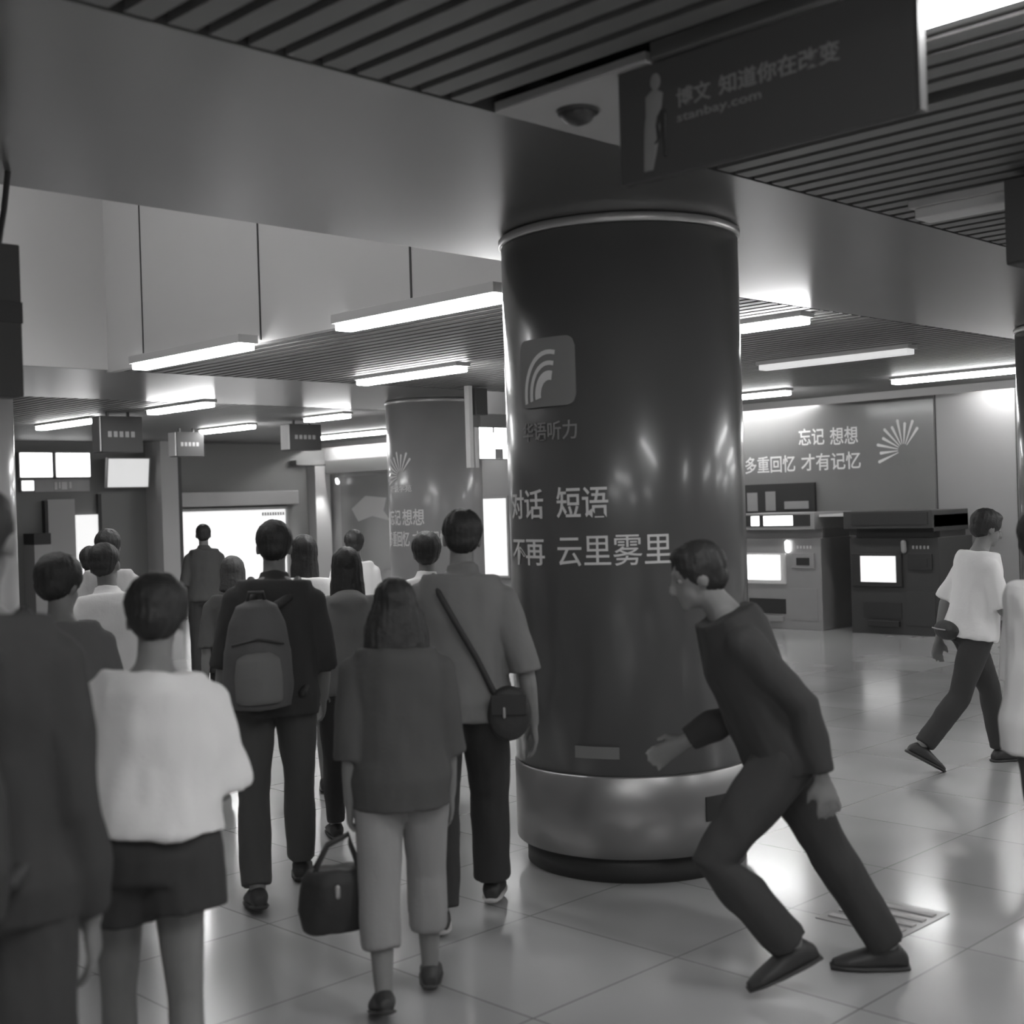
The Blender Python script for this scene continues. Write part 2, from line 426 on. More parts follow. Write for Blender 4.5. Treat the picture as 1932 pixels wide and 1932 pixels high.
f = on_x(3.15, 2.42, 2.905); sg('lettering', xf(text_bm('stanbay.com', 0.30, 0.034, 0.006), f), M['letter_dim'])
bm = NB()        # printed standing figure on the poster
ell(bm, (3.15, 2.50, 3.055), 0.004, 0.02, 0.026)
loft(bm, [(V((3.149, 2.505+a, z)), V((0.003, 0, 0)), V((0, w, 0))) for a, z, w in ((0, 3.03, .012), (0, 3.015, .034), (.005, 2.96, .03), (.01, 2.92, .032), (.02, 2.85, .026), (.03, 2.79, .018))], 12)
sg('printed_figure', bm, M['letter_dim'])
bm = NB()
loft(bm, [(V((3.147, 2.475+a, z)), V((0.003, 0, 0)), V((0, w, 0))) for a, z, w in ((0, 2.965, .006), (0, 2.95, .016), (-.004, 2.9, .009), (-.008, 2.82, .006))], 8)
loft(bm, [(V((3.147, 2.475+a, z)), V((0.003, 0, 0)), V((0, w, 0))) for a, z, w in ((0.012, 2.95, .008), (0.02, 2.92, .007), (.016, 2.88, .006), (.03, 2.865, .004))], 8)
sg('printed_dark_part', bm, M['black'])  # dark part of the printed figure
# two small dark ceiling fittings on the plain panel
for x, y, s, lab in ((3.33, 2.98, 0.07, 'small dark dome camera on the plain ceiling panel, the left one'), (3.55, 2.9, 0.045, 'small dark ceiling speaker close to the banner sign')):
    t = thing('ceiling_camera', lab, 'camera', (x, y, ZC-0.005))
    obj('base', lathe(NB(), 0, 0, [(s, -0.012), (s*1.05, -0.006), (s*1.05, 0.0)], 24), M['black'], t)
    obj('dome', ell(NB(), (0, 0, -0.012), s*0.85, s*0.85, s*0.55), M['black'], t, True)

def hang_sign(x, y, w, d, z0, z1, label, front=M['dark'], end=M['pale'], post=True, group=None):
    t = thing('hanging_sign', label, 'sign', (x, y, z0), 0, group)
    obj('box', bx(0, w, 0, d, 0.0, z1-z0, bev=0.012), front, t)
    obj('end_cap', bx(-0.02, -0.001, 0.01, d-0.01, 0.01, z1-z0-0.01, bev=0.003), end, t)
    for k in (0.25, 0.75): obj('hanger', bx(w*k-0.015, w*k+0.015, d/2-0.015, d/2+0.015, z1-z0-0.005, ZC-z0), M['black'], t)
    bm = NB()
    for i in range(5): box(bm, w*0.15+i*w*0.14, w*0.15+i*w*0.14+w*0.09, -0.004, 0.0, (z1-z0)*0.42, (z1-z0)*0.58)
    obj('marks', bm, M['grey'], t)
    return t
hang_sign(7.93, 15.26, 0.57, 0.22, 2.6, 3.06, 'dark hanging sign far left above the grey monitor')
hang_sign(10.48, 17.8, 0.48, 0.22, 2.68, 3.06, 'dark hanging sign in the far middle above the bright window')
hang_sign(11.13, 15.75, 0.56, 0.22, 2.68, 3.06, 'dark hanging sign far away just left of the bright wall band')
# near signs cut by the frame edges
t = hang_sign(5.36, 2.42-0.9, 0.9, 0.9, 2.72, 3.08, 'black hanging sign box cut off by the right edge of the picture', end=M['dark'])
t = thing('hanging_sign', 'narrow dark hanging sign at the left edge of the picture', 'sign', (1.65, 4.85, 2.25))
obj('box', bx(0, 0.56, 0, 0.12, 0, 0.58, bev=0.01), M['dgrey_cloth'], t)
obj('band', bx(-0.002, 0.562, -0.004, 0.124, 0.28, 0.36), M['black'], t)
bm = NB(); tube(bm, [(0.5, 0.06, 0.56), (0.53, 0.06, 0.72), (0.55, 0.06, ZC-2.25)], 0.012)
obj('hanger', bm, M['black'], t)
# lit sign hanging right of the far column
t = thing('exit_sign', 'bright white lit sign hung between the far column and the near column', 'sign', (9.9, 10.6, 2.3))
def es(name, bm, m): return obj(name, bm, m, t)
E0 = 0.0
es('hanger_post', bx(0.02, 0.075, 0.03, 0.10, -0.09, ZC-2.3), M['pale'])
es('side_rail', bx(0.10, 0.15, 0.03, 0.10, -0.09, 0.36), M['pale'])
es('housing', bx(0.16, 0.64, 0.04, 0.14, 0.0, 0.37, bev=0.012), M['black'])
es('top_box', bx(0.12, 0.3, 0.02, 0.12, 0.50, 0.8, bev=0.01), M['dark'])
es('lit_face', bx(0.17, 0.63, 0.03, 0.041, 0.01, 0.36, bev=0.004), M['litbox'])
bm = NB(); box(bm, 0.40, 0.52, 0.022, 0.029, 0.01, 0.12); box(bm, 0.37, 0.39, 0.022, 0.029, 0.3, 0.36)
es('pictogram', bm, M['grey'])

# ------------------------------------------------------------------ right wall: poster, machines
t = thing('wall_poster', 'large wall poster with white slogan and fan emblem above the ticket machines', 'poster', (XW, 9.9, 1.2))
def wp(name, bm, m): return obj(name, xf(bm, lambda c: c-V((XW, 9.9, 1.2))), m, t)
wp('film', bx(XW-0.012, XW-0.001, 8.3, 11.42, 0.5, 3.06), M['poster'])
XP = XW-0.013
wp('fan_emblem', xf(fan(NB(), 0.42, 0.95), on_x(XP, 8.99, 2.27)), M['letter'])
wp('lettering', xf(text_bm('听说学苑', 0.42, 0.10), on_x(XP, 8.98, 2.15)), M['letter_dim'])
wp('lettering', xf(text_bm('忘记', 0.42, 0.245), on_x(XP, 10.37, 2.49)), M['letter'])
wp('lettering', xf(text_bm('想想', 0.44, 0.245), on_x(XP, 9.86, 2.48)), M['letter'])
wp('lettering', xf(text_bm('多重回忆', 0.86, 0.245), on_x(XP, 11.30, 2.13)), M['letter'])
wp('lettering', xf(text_bm('才有记忆', 0.95, 0.245), on_x(XP, 10.34, 2.13)), M['letter'])
t = thing('notice_board', 'dark framed map board on the poster wall just above the ticket machine', 'board', (XW-0.02, 10.7, 1.55))
obj('frame', bx(-0.05, 0.0, -0.6, 0.62, 0, 0.42, bev=0.006), M['black'], t)
obj('sheet', bx(-0.056, -0.049, 0.05, 0.22, 0.03, 0.31), M['grey'], t)
obj('sheet', bx(-0.056, -0.049, 0.36, 0.54, 0.03, 0.3), M['wrap_grey'], t)
obj('sheet', bx(-0.056, -0.049, -0.5, -0.1, 0.05, 0.16), M['wrap_grey'], t)

def machine(y0, y1, label, body, scr, lit=True):
    """ticket machine facing -X; local y runs from right (0) to left (w)"""
    w = y1-y0; X = 15.0
    t = thing('ticket_machine', label, 'ticket machine', (X, y0, 0))
    obj('cabinet', bx(0.0, 0.9, 0, w, 0.0, 1.22, bev=0.012), body, t)
    h = obj('header', bx(-0.14, 0.8, 0.0, w, 1.34, 1.56, bev=0.012), body, t)
    obj('header_panel', bx(-0.15, -0.139, 0.06, w-0.12, 1.385, 1.535), M['black'], h)
    obj('neck', bx(0.12, 0.8, 0.04, w-0.04, 1.2, 1.36), body, t)
    if lit:
        obj('header_display', bx(-0.156, -0.149, w*0.24, w*0.58, 1.395, 1.525), M['litbox'], h)
        obj('header_display', bx(-0.156, -0.149, w*0.635, w*0.73, 1.395, 1.525), M['litbox'], h)
    f = obj('screen_frame', bx(-0.035, 0.0, w*0.40, w*0.97, 0.60, 1.02, bev=0.012), M['pale'] if lit else M['black'], t)
    obj('screen', bx(-0.045, -0.034, w*0.46, w*0.86, 0.66, 0.99), M[scr], f)
    p = obj('payment_panel', bx(-0.025, 0.0, w*0.07, w*0.33, 0.82, 1.02, bev=0.006), M['grey'] if lit else M['black'], t)
    obj('coin_slot', bx(-0.032, -0.024, w*0.12, w*0.27, 0.86, 0.96), M['black'], p)
    bm = NB(); tube(bm, [(-0.02, w*0.37, 1.06), (-0.03, w*0.37, 1.16)], 0.035)
    obj('call_light', bm, M['litbox'] if lit else M['grey'], t, True)
    obj('tray_recess', bx(-0.008, 0.0, w*0.42, w*0.86, 0.20, 0.40), M['black'], t)
    obj('tray_lip', bx(-0.05, 0.0, w*0.44, w*0.80, 0.10, 0.17, bev=0.008), M['grey'] if lit else M['black'], t)
    obj('service_door', bx(-0.008, 0.0, w*0.05, w*0.36, 0.12, 0.55, bev=0.003), body, t)
    bm = NB()
    for i in range(5): box(bm, -0.012, -0.006, w*0.10+i*0.05, w*0.12+i*0.05, 1.08, 1.12)
    obj('key_row', bm, M['pale'] if lit else M['grey'], t)
    obj('canopy', bx(-0.02, 0.8, -0.4, 0.0, 1.50, 1.53) if lit else bx(-0.1, 0.8, 0.0, 0.02, 1.3, 1.5), M['pale'] if lit else M['black'], t)
machine(9.38, 10.72, 'steel ticket machine with glowing white screen right of the near column', M['machine'], 'screen')
machine(7.72, 8.95, 'dark ticket machine with one small lit screen near the walking man in white', M['machine_dark'], 'screen_soft', False)

# ------------------------------------------------------------------ far end wall
def onw(x0, x1, z0, z1, d, bev=0.0, back=0.0): return bx(x0, x1, YW-back-d, YW-back, z0, z1, bev=bev)
t = thing('pillar', 'pale square pillar left of the bright ticket office window', 'pillar', (12.23, YW-0.3, 0))
obj('shaft', xf(onw(12.06, 12.40, 0, 3.12, 0.55), lambda c: c-V((12.23, YW-0.3, 0))), M['plain'], t)
obj('dark_edge', xf(onw(12.40, 12.50, 0, 3.12, 0.5), lambda c: c-V((12.23, YW-0.3, 0))), M['kick'], t)
t = thing('ticket_window', 'wide bright ticket office window behind the standing man', 'window', (13.8, YW, 0.5))
def tw(name, bm, m): return obj(name, xf(bm, lambda c: c-V((13.8, YW, 0.5))), m, t)
tw('pane', onw(12.53, 15.06, 0.5, 1.84, 0.03, back=0.03), M['window'])
bm = NB()
for a in (12.5, 15.05): box(bm, a, a+0.04, YW-0.09, YW-0.001, 0.45, 1.88)
box(bm, 12.5, 15.09, YW-0.09, YW-0.001, 1.84, 1.89); box(bm, 12.5, 15.09, YW-0.09, YW-0.001, 0.44, 0.5)
tw('frame', bm, M['grey'])
bm = NB()
for i in range(9): box(bm, 14.5+i*0.06, 14.54+i*0.06, YW-0.066, YW-0.06, 1.72, 1.79)
tw('notice_marks', bm, M['grey'])
tw('fascia', onw(12.5, 15.3, 1.93, 2.2, 0.18, bev=0.02), M['machine'])
tw('base', onw(12.5, 15.1, 0.0, 0.44, 0.12), M['grey'])
t = thing('door_frame', 'pale narrow door frame in the far corner right of the bright window', 'door frame', (15.85, YW, 0))
obj('jamb', bx(-0.19, 0.18, -0.25, 0, 0, 2.68), M['plain'], t)
obj('lintel', bx(-0.6, 0.24, -0.2, 0, 2.7, 2.8), M['wall_dark'], t)
for x0, x1, lab in ((9.66, 10.24, 'white lightbox at the far left, the left one of the pair'), (10.30, 10.93, 'white lightbox at the far left, the right one of the pair')):
    t = thing('lightbox', lab, 'lightbox', (x0, YW, 2.5), 0, 'lit boxes on the far wall')
    obj('case', bx(-0.01, x1-x0+0.01, -0.12, 0, -0.01, 0.43, bev=0.01), M['grey'], t)
    obj('face', bx(0.01, x1-x0-0.01, -0.135, -0.118, 0.005, 0.415, bev=0.006), M['litbox'], t)
t = thing('lightbox', 'small square lit sign below the left lightbox', 'lightbox', (9.68, YW, 2.26))
obj('case', bx(0, 0.24, -0.1, 0, 0, 0.2, bev=0.01), M['grey'], t)
obj('face', bx(0.02, 0.22, -0.11, -0.099, 0.02, 0.18), M['litbox'], t)
t = thing('sign_plate', 'narrow grey sign plate with pale marks under the lightboxes', 'sign', (9.95, YW, 2.25))
obj('plate', bx(0, 1.0, -0.04, 0, 0, 0.22, bev=0.004), M['wrap_grey'], t)
bm = NB()
for i, (a, b) in enumerate(((0.35, 0.40), (0.43, 0.46), (0.48, 0.58), (0.62, 0.66))): box(bm, a, b, -0.046, -0.039, 0.04+0.02*(i % 2), 0.17)
obj('marks', bm, M['pale'], t)
t = thing('monitor', 'pale tilted monitor on the far wall left of the pillar', 'monitor', (11.55, YW-0.25, 2.3))
bm = NB(); box(bm, -0.42, 0.42, -0.05, 0.03, 0, 0.54, bev=0.012, mtx=Matrix.Rotation(R(8), 4, 'X')); obj('case', bm, M['grey'], t)
bm = NB(); box(bm, -0.40, 0.38, -0.058, -0.049, 0.02, 0.52, mtx=Matrix.Rotation(R(8), 4, 'X')); obj('screen', bm, M['faint_glow'], t)
obj('bracket', bx(-0.06, 0.06, 0.02, 0.25, 0.2, 0.32), M['black'], t)
t = thing('door', 'bright narrow doorway panel at the far left beyond the crowd', 'door', (10.88, YW, 0))
obj('leaf', bx(-0.2, 0.2, -0.05, 0, 0, 1.84), M['window'], t)  # brightness of the lit door put in as a glow of the leaf
obj('frame', bx(0.2, 0.26, -0.08, 0, 0, 2.2), M['kick'], t)
t = thing('wall_panel', 'tall plain grey panel at the far left beside the black post', 'panel', (10.38, YW, 0))
obj('sheet', bx(-0.24, 0.26, -0.08, 0, 0, 2.12, bev=0.006), M['plain'], t)
obj('post', bx(-0.30, -0.245, -0.12, 0, 0, 2.1), M['black'], t)
t = thing('cabinet', 'small pale cabinet with black top at the far left edge', 'cabinet', (9.9, YW-0.2, 0))
obj('body', bx(-0.16, 0.14, -0.2, 0.2, 0, 1.36, bev=0.01), M['plain'], t)
obj('top', bx(-0.16, 0.14, -0.2, 0.2, 1.36, 1.55, bev=0.01), M['black'], t)
# wall by the corner: mural, spotlight, lit poster between the columns
t = thing('wall_poster', 'grey mural sheet on the far right wall beside the corner', 'poster', (XW, 20.0, 0.6))
obj('sheet', bx(-0.01, -0.001, -1.2, 1.1, 0, 1.85), M['poster'], t)
bm = NB(); q = [(0.75, 1.2), (0.3, 1.45), (-0.35, 1.4), (-0.25, 1.15), (-0.45, 0.95), (0.1, 1.05), (0.55, 0.95)]
fa = bm.faces.new([bm.verts.new((-0.011, y, z)) for y, z in q]); e = bmesh.ops.extrude_face_region(bm, geom=[fa])
for v in e['geom']:
    if isinstance(v, bmesh.types.BMVert): v.co.x -= 0.004
obj('printed_shape', bm, M['plain'], t)
t = thing('wall_lamp', 'small curved wall lamp throwing light down the corner wall', 'wall lamp', (XW, 21.0, 2.4))
bm = NB(); tube(bm, [(0, 0, 0.1), (-0.12, 0, 0.12), (-0.18, 0, 0.06), (-0.17, 0.0, 0.0)], 0.018); obj('arm', bm, M['trim'], t, True)
bm = NB(); tube(bm, [(-0.17, 0, 0.0), (-0.15, 0, -0.06)], [0.03, 0.04]); obj('bulb', bm, M['litbox'], t, True)
ld = bpy.data.lights.new('bulb_light', 'SPOT'); ld.energy = 60; ld.spot_size = R(70); ld.spot_blend = 0.6; ld.shadow_soft_size = 0.05
lo = bpy.data.objects.new('bulb_light', ld); C.objects.link(lo); lo.parent = t; lo.location = (-0.22, 0.15, -0.05); lo.rotation_euler = (0, R(16), 0)
t = thing('lit_poster', 'tall bright lit poster on the wall in the gap between the two columns', 'poster', (XW, 16.8, 0.5))
obj('case', bx(-0.08, -0.001, -0.55, 0.5, 0, 1.45, bev=0.01), M['grey'], t)
obj('face', bx(-0.09, -0.079, -0.5, 0.45, 0.05, 1.4), M['window'], t)
# ribbed plate added to imitate pale reflected streaks on the floor
t = thing('streak_plate', 'small ribbed plate added for reflected floor streaks right of the near column', 'added floor plate', (4.95, 2.85, 0))
obj('plate', bx(-0.2, 0.2, -0.2, 0.2, 0, 0.003), M['wrap_grey'], t)
bm = NB()
for i in range(4): box(bm, -0.15+i*0.085, -0.11+i*0.085, -0.17, 0.17, 0.002, 0.008, bev=0.002)
obj('ribs', bm, M['streak_rib'], t)

#PEOPLE#
# ------------------------------------------------------------------ people
def limbdir(flex, abd, side):
    """flex forwards, abd outwards, degrees; hanging down at 0"""
    return V((side*sin(R(abd)), sin(R(flex))*cos(R(abd)), -cos(R(flex))*cos(R(abd))))
def person(label, x, y, face, h, legs=((-20, 5, 10), (22, 8, 0)), arms=((-15, 8, 12), (15, 8, 20)), lean=3, side=0,
           head=(0, 0, 0), top=None, bottom=None, hair=None, shoes='shoe_dark', sole=None, vox=0.011, skin='skin', grip=(20, 20), wide=1.0, twist=0, group=None):
    s = h/1.70
    t = thing('person', label, 'person', (x, y, 0), -R(face), group)
    body = NB()
    zp = 0.93*s; P0 = V((0, 0, 0))                      # pelvis at origin for now; shifted up after the feet are known
    A = Matrix.Rotation(R(-lean), 4, 'X') @ Matrix.Rotation(R(side), 4, 'Y')
    TW = A @ Matrix.Rotation(R(twist), 4, 'Z')
    def sp(px, py, z): 
        k = min(1, max(0, z/0.4)); return (A.lerp(TW, k) @ V((px*s, py*s, z*s)))
    # --- legs
    J = {}
    feet = []
    for i, sd in enumerate((-1, 1)):
        f, k, toe = legs[i]
        hip = V((sd*0.088*s*wide, 0, -0.03*s)); kn = hip + limbdir(f, 2, sd)*0.425*s
        an = kn + limbdir(f-k, 0, sd)*0.405*s
        fd = V((sd*0.12, cos(R(toe)), -sin(R(toe)))).normalized(); fu = V((0, sin(R(toe)), cos(R(toe))))
        sole_h = 0.08*s
        hp = an - fd*0.055*s - fu*sole_h; tp = an + fd*0.185*s - fu*sole_h
        J[i] = (hip, kn, an, fd, fu, hp, tp); feet += [hp.z, tp.z]
    dz = -min(feet)
    up_ = V((0, 0, dz))
    for i in J: J[i] = tuple(q+up_ if n not in (3, 4) else q for n, q in enumerate(J[i]))
    def spz(px, py, z): return sp(px, py, z) + up_
    X1, Y1, Z1 = (A.to_3x3() @ V((1, 0, 0))), (A.to_3x3() @ V((0, 1, 0))), (A.to_3x3() @ V((0, 0, 1)))
    TX, TY = TW.to_3x3() @ V((1, 0, 0)), TW.to_3x3() @ V((0, 1, 0))
    def torso(bm, d=0.0, z0=-0.10, z1=0.52, flare=0.0, neck=True):
        prof = [(-0.10, .150, .108, -.012), (-0.02, .166, .118, -.012), (0.06, .152, .106, -.004), (0.14, .134, .094, 0), (0.24, .148, .106, .002),
                (0.33, .166, .116, 0), (0.40, .172, .106, -.008), (0.445, .146, .088, -.014), (0.480, .100, .068, -.016), (0.515, .064, .056, -.012)]
        zs = [p[0] for p in prof]
        def at(z):
            for a, b in zip(prof, prof[1:]):
                if a[0] <= z <= b[0]:
                    k = (z-a[0])/(b[0]-a[0]); return [a[q]*(1-k)+b[q]*k for q in range(4)]
            return list(prof[0] if z < prof[0][0] else prof[-1])
        N = 16; rings = []
        for q in range(N+1):
            z = z0+(z1-z0)*q/N; _, a, b, oy = at(z)
            fl = flare*max(0, (0.36-z)/0.45)
            dd = d if z < 0.45 else d*max(0.3, (0.53-z)/0.08)
            hang = 0
            if flare: a = max(a, .15); b = max(b, .108)
            rings.append((spz(0, oy, z), TX*(a*wide+dd+fl)*s, TY*(b*wide+dd+fl)*s))
        return loft(bm, rings, 24)
    torso(body)
    nb = spz(0, -0.012, 0.50); nt = spz(0, 0.012, 0.60)
    tube(body, [nb, (nb+nt)/2, nt], [.062*s, .052*s, .052*s], rounded=False)
    # --- head
    hy, hp_, hr = head
    HC = spz(0, 0.025, 0.66) 
    HM = Matrix.Translation(HC) @ A @ Matrix.Rotation(R(-hy), 4, 'Z') @ Matrix.Rotation(R(-hp_), 4, 'X') @ Matrix.Rotation(R(hr), 4, 'Y') @ Matrix.Scale(s**0.5*0.97, 4)
    ell(body, (0, -.01, .022), .074, .094, .090, HM, 20, 14)
    ell(body, (0, .022, -.045), .056, .062, .066, HM)
    ell(body, (0, .066, -.094), .022, .020, .018, HM)
    ell(body, (0, .074, .030), .050, .014, .012, HM)
    tube(body, [HM @ V((0, .080, .015)), HM @ V((0, .098, -.018)), HM @ V((0, .104, -.032))], [.008, .012, .014])
    ell(body, (0, .078, -.058), .024, .012, .006, HM); ell(body, (0, .076, -.069), .022, .012, .007, HM)
    for sd in (-1, 1): ell(body, (sd*.077, -.008, -.012), .010, .020, .032, HM)
    # --- legs and feet in the body
    for i in J:
        hip, kn, an, fd, fu, hp, tp = J[i]
        tube(body, [hip, hip*.5+kn*.5, kn, kn*.6+an*.4, an], [.086*s, .070*s, .052*s, .054*s, .036*s], 16)
        loft(body, [(hp*.9+an*.1 + fu*.02*s, fd.cross(fu)*.020*s, fu*.02*s), (hp + fd*.02*s + fu*.035*s, fd.cross(fu)*.032*s, fu*.034*s), (an + fd*.03*s - fu*.035*s, fd.cross(fu)*.036*s, fu*.042*s),
                    (an + fd*.12*s - fu*.057*s, fd.cross(fu)*.043*s, fu*.022*s), (tp + fu*.014*s, fd.cross(fu)*.030*s, fu*.013*s)], 14)
    # --- arms and hands
    AR = {}
    for i, sd in enumerate((-1, 1)):
        f, ab, el = arms[i][:3]
        inw = arms[i][3] if len(arms[i]) > 3 else 0
        sh = spz(sd*0.163*wide, -0.01, 0.402)
        d1 = A.to_3x3() @ limbdir(f, ab, sd); d2 = A.to_3x3() @ limbdir(f+el, ab*0.4-inw, sd)
        e = sh + d1*0.285*s; w = e + d2*0.245*s
        AR[i] = (sh, e, w, d1, d2)
        tube(body, [sh, sh*.5+e*.5, e, e*.55+w*.45, w], [.050*s, .045*s, .037*s, .037*s, .026*s], 14)
        inn = V((-sd, 0, 0)); inn = (inn - d2*inn.dot(d2)).normalized(); fr = d2.cross(inn); fr = fr if fr.y > 0 else -fr
        if abs(fr.y) < .2 and fr.z < 0: fr = -fr
        pe = w + d2*0.088*s
        loft(body, [(w - d2*.01*s, fr*.026*s, inn*.019*s), (w + d2*.03*s, fr*.036*s, inn*.016*s), (w + d2*.07*s, fr*.041*s, inn*.014*s), (pe, fr*.038*s, inn*.010*s)], 14)
        c = grip[i]
        for q, (o, L) in enumerate(((.032, .070), (.011, .080), (-.011, .075), (-.032, .060))):
            a = w + d2*.082*s + fr*o*s
            g1 = d2*cos(R(c)) + inn*sin(R(c)); g2 = d2*cos(R(c*2)) + inn*sin(R(c*2)); g3 = d2*cos(R(c*2.7)) + inn*sin(R(c*2.7))
            b = a + g1*L*.48*s + fr*o*.16*s; b2 = b + g2*L*.32*s; b3 = b2 + g3*L*.22*s
            tube(body, [a, b, b2, b3], [.0098*s, .0092*s, .0084*s, .0072*s], 8)
        a = w + d2*.022*s + fr*.026*s; b = a + (d2*.62 + fr*.62 + inn*.35).normalized()*.042*s; b2 = b + (d2*.85 + fr*.15 + inn*.5).normalized()*.034*s
        tube(body, [a, b, b2], [.014*s, .0115*s, .009*s], 8)
    link('body', remesh(body, vox, 2, 0.5), M[skin], t)
    for sd in (-1, 1):
        eo = obj('eye', ell(NB(), (sd*.031, .0675, .003), .012, .012, .010, HM, 12, 8), M['eye'], t, True)
        obj('iris', ell(NB(), (sd*.031, .0765, .003), .0055, .0042, .0055, HM, 10, 6), M['iris'], eo, True)
    # --- trousers / shorts / skirt
    if bottom:
        bm = NB(); ln = bottom.get('len', 0.97); d = bottom.get('loose', .012)
        torso(bm, d, -0.10, bottom.get('waist', 0.10))
        if bottom['kind'] == 'skirt':
            a = spz(0, -.012, -.02); zz = -0.02-ln*0.8
            hips = [J[i][0] for i in J]; kns = [J[i][1] for i in J]
            low = (J[0][0]*(1-ln)+J[0][1]*ln + J[1][0]*(1-ln)+J[1][1]*ln)/2
            loft(bm, [(spz(0, -.01, .02), TX*(.165*wide+d)*s, TY*(.118+d)*s), (spz(0, -.01, -.1), TX*(.178*wide+d)*s, TY*(.128+d)*s), (low, X1*(.19*wide+d*2)*s, Y1*(.15+d*2)*s)], 28)
        else:
            for i in J:
                hip, kn, an, fd, fu, hp, tp = J[i]
                k2 = bottom.get('cuff', 1.0)
                pts = [hip, hip*.5+kn*.5, kn, kn*.6+an*.4, an - V((0, 0, .012*s))]; rad = [(.092+d)*s, (.078+d)*s, (.060+d*1.2)*s, (.058+d*1.3)*s, (.046+d*1.5)*s*k2]
                cum = [0, .25, .5, .7, 1.0]
                out, rr = [], []
                for q in range(5):
                    if cum[q] < ln: out.append(pts[q]); rr.append(rad[q])
                    else:
                        kk = (ln-cum[q-1])/(cum[q]-cum[q-1]); out.append(pts[q-1].lerp(pts[q], kk)); rr.append((rad[q-1]*(1-kk)+rad[q]*kk)*bottom.get('hemflare', 1.0)); break
                tube(bm, out, rr, 16, rounded=False)
                ell(bm, out[0], rr[0], rr[0], rr[0])
        link(bottom['name'], folds(remesh(bm, vox*1.15, 3), .009*s, 9, sum(map(ord, label)) % 97, (1, 1, .45)), M[bottom['mat']], t)
    # --- top
    if top:
        bm = NB(); d = top.get('loose', .014)
        torso(bm, d, top.get('hem', -.06), 0.505, top.get('flare', .02))
        for i in AR:
            sh, e, w, d1, d2 = AR[i]; L = top.get('sleeve', .55); fl = top.get('sflare', .014)
            pts = [sh - d1*.0, sh + d1*.12*s, e, w]; pts = [spz((-.085, .085)[i], -.012, .432), sh + V((0, 0, .002)), sh*.5+e*.5, e, e*.5+w*.5, w]
            d = top.get('sloose', d*.6); rad = [.046*s, (.054+d)*s, (.050+d)*s, (.043+d)*s, (.042+d)*s, (.032+d)*s]; cum = [-.2, 0, .27, .54, .77, 1.0]
            out, rr = [], []
            for q in range(6):
                if cum[q] < L: out.append(pts[q]); rr.append(rad[q]+fl*max(0, cum[q]))
                else:
                    kk = (L-cum[q-1])/(cum[q]-cum[q-1]); out.append(pts[q-1].lerp(pts[q], kk)); rr.append(rad[q-1]*(1-kk)+rad[q]*kk+fl*(1 if L < .9 else .3)); break
            tube(bm, out, rr, 16, rounded=False)
            ell(bm, out[1], rr[1]*.98, rr[1]*.98, rr[1]*.98)
        if top.get('hood'):
            ell(bm, spz(0, -.10, .47), .12*s, .07*s, .06*s); ell(bm, spz(0, -.08, .50), .10*s, .06*s, .04*s)
        if top.get('collar'):
            tube(bm, [spz(0, -.012, .49), spz(0, -.002, .545)], [.074*s, .064*s], 16, rounded=False)
        link(top['name'], folds(remesh(bm, vox*1.15, 3), top.get('fold', .011)*s, 7.5, sum(map(ord, label)) % 89, (1, 1, .55)), M[top['mat']], t)
    # --- hair
    if hair:
        bm = NB(); kd = hair['kind']; g = hair.get('vol', 1.0)
        ell(bm, (0, -.024, .038), .085*g, .098*g, .090*g, HM, 22, 14)
        if kd == 'short':
            ell(bm, (0, -.048, -.012), .070*g, .068*g, .060*g, HM)
            ell(bm, (0, .030, .088), .058*g, .046*g, .030*g, HM)
        if kd in ('bob', 'long'):
            low = hair.get('low', -.16); wd = hair.get('wd', .105)
            def rg(z, a, b, oy): return (HM @ V((0, oy, z)), HM.to_3x3() @ V((a, 0, 0)), HM.to_3x3() @ V((0, b, 0)))
            loft(bm, [rg(.07, .078, .070, -.03), rg(.02, .090, .080, -.032), rg(-.04, .096*(wd/.105), .078, -.038), rg(-.10, wd, .076, -.042), rg(low, wd*1.06, .070, -.048), rg(low-.012, wd*.9, .06, -.048)], 24)
            ell(bm, (0, .030, .080), .062, .046, .036, HM)
        if kd == 'bun':
            ell(bm, (0, -.05, -.01), .066, .06, .055, HM); ell(bm, (0, -.085, .115), .036, .036, .036, HM)
        me = remesh(bm, .009, 2)
        iv = HM.inverted()
        for v in me.vertices:
            q = iv @ v.co; n = v.normal
            v.co += n*(noise.noise(V((math.atan2(q.x, q.y+.02)*9, q.z*7, 3.1)))*.006 + noise.noise(q*30)*.003)
        link('hair', me, M[hair.get('mat', 'hair')], t)
    # --- shoes
    for i in J:
        hip, kn, an, fd, fu, hp, tp = J[i]; sv = fd.cross(fu)
        bm = NB()
        loft(bm, [(hp - fd*.012*s + fu*.028*s, sv*.026*s, fu*.026*s), (hp + fd*.02*s + fu*.046*s, sv*.041*s, fu*.045*s), (an + fd*.02*s - fu*.032*s, sv*.044*s, fu*.052*s),
                  (an + fd*.09*s - fu*.046*s, sv*.050*s, fu*.036*s), (tp - fd*.03*s + fu*.024*s, sv*.045*s, fu*.024*s), (tp + fd*.018*s + fu*.016*s, sv*.024*s, fu*.014*s)], 18)
        so = link('shoe', remesh(bm, .008, 2), M[shoes], t)
        bm = NB()
        loft(bm, [(hp - fd*.016*s + fu*.008*s, sv*.030*s, fu*.010*s), (hp + fd*.03*s + fu*.008*s, sv*.045*s, fu*.011*s), (an + fd*.09*s - fu*(.072)*s, sv*.053*s, fu*.011*s), (tp - fd*.03*s + fu*.008*s, sv*.047*s, fu*.011*s), (tp + fd*.022*s + fu*.008*s, sv*.026*s, fu*.009*s)], 18)
        obj('sole', bm, M[sole or 'kick'], so, True)
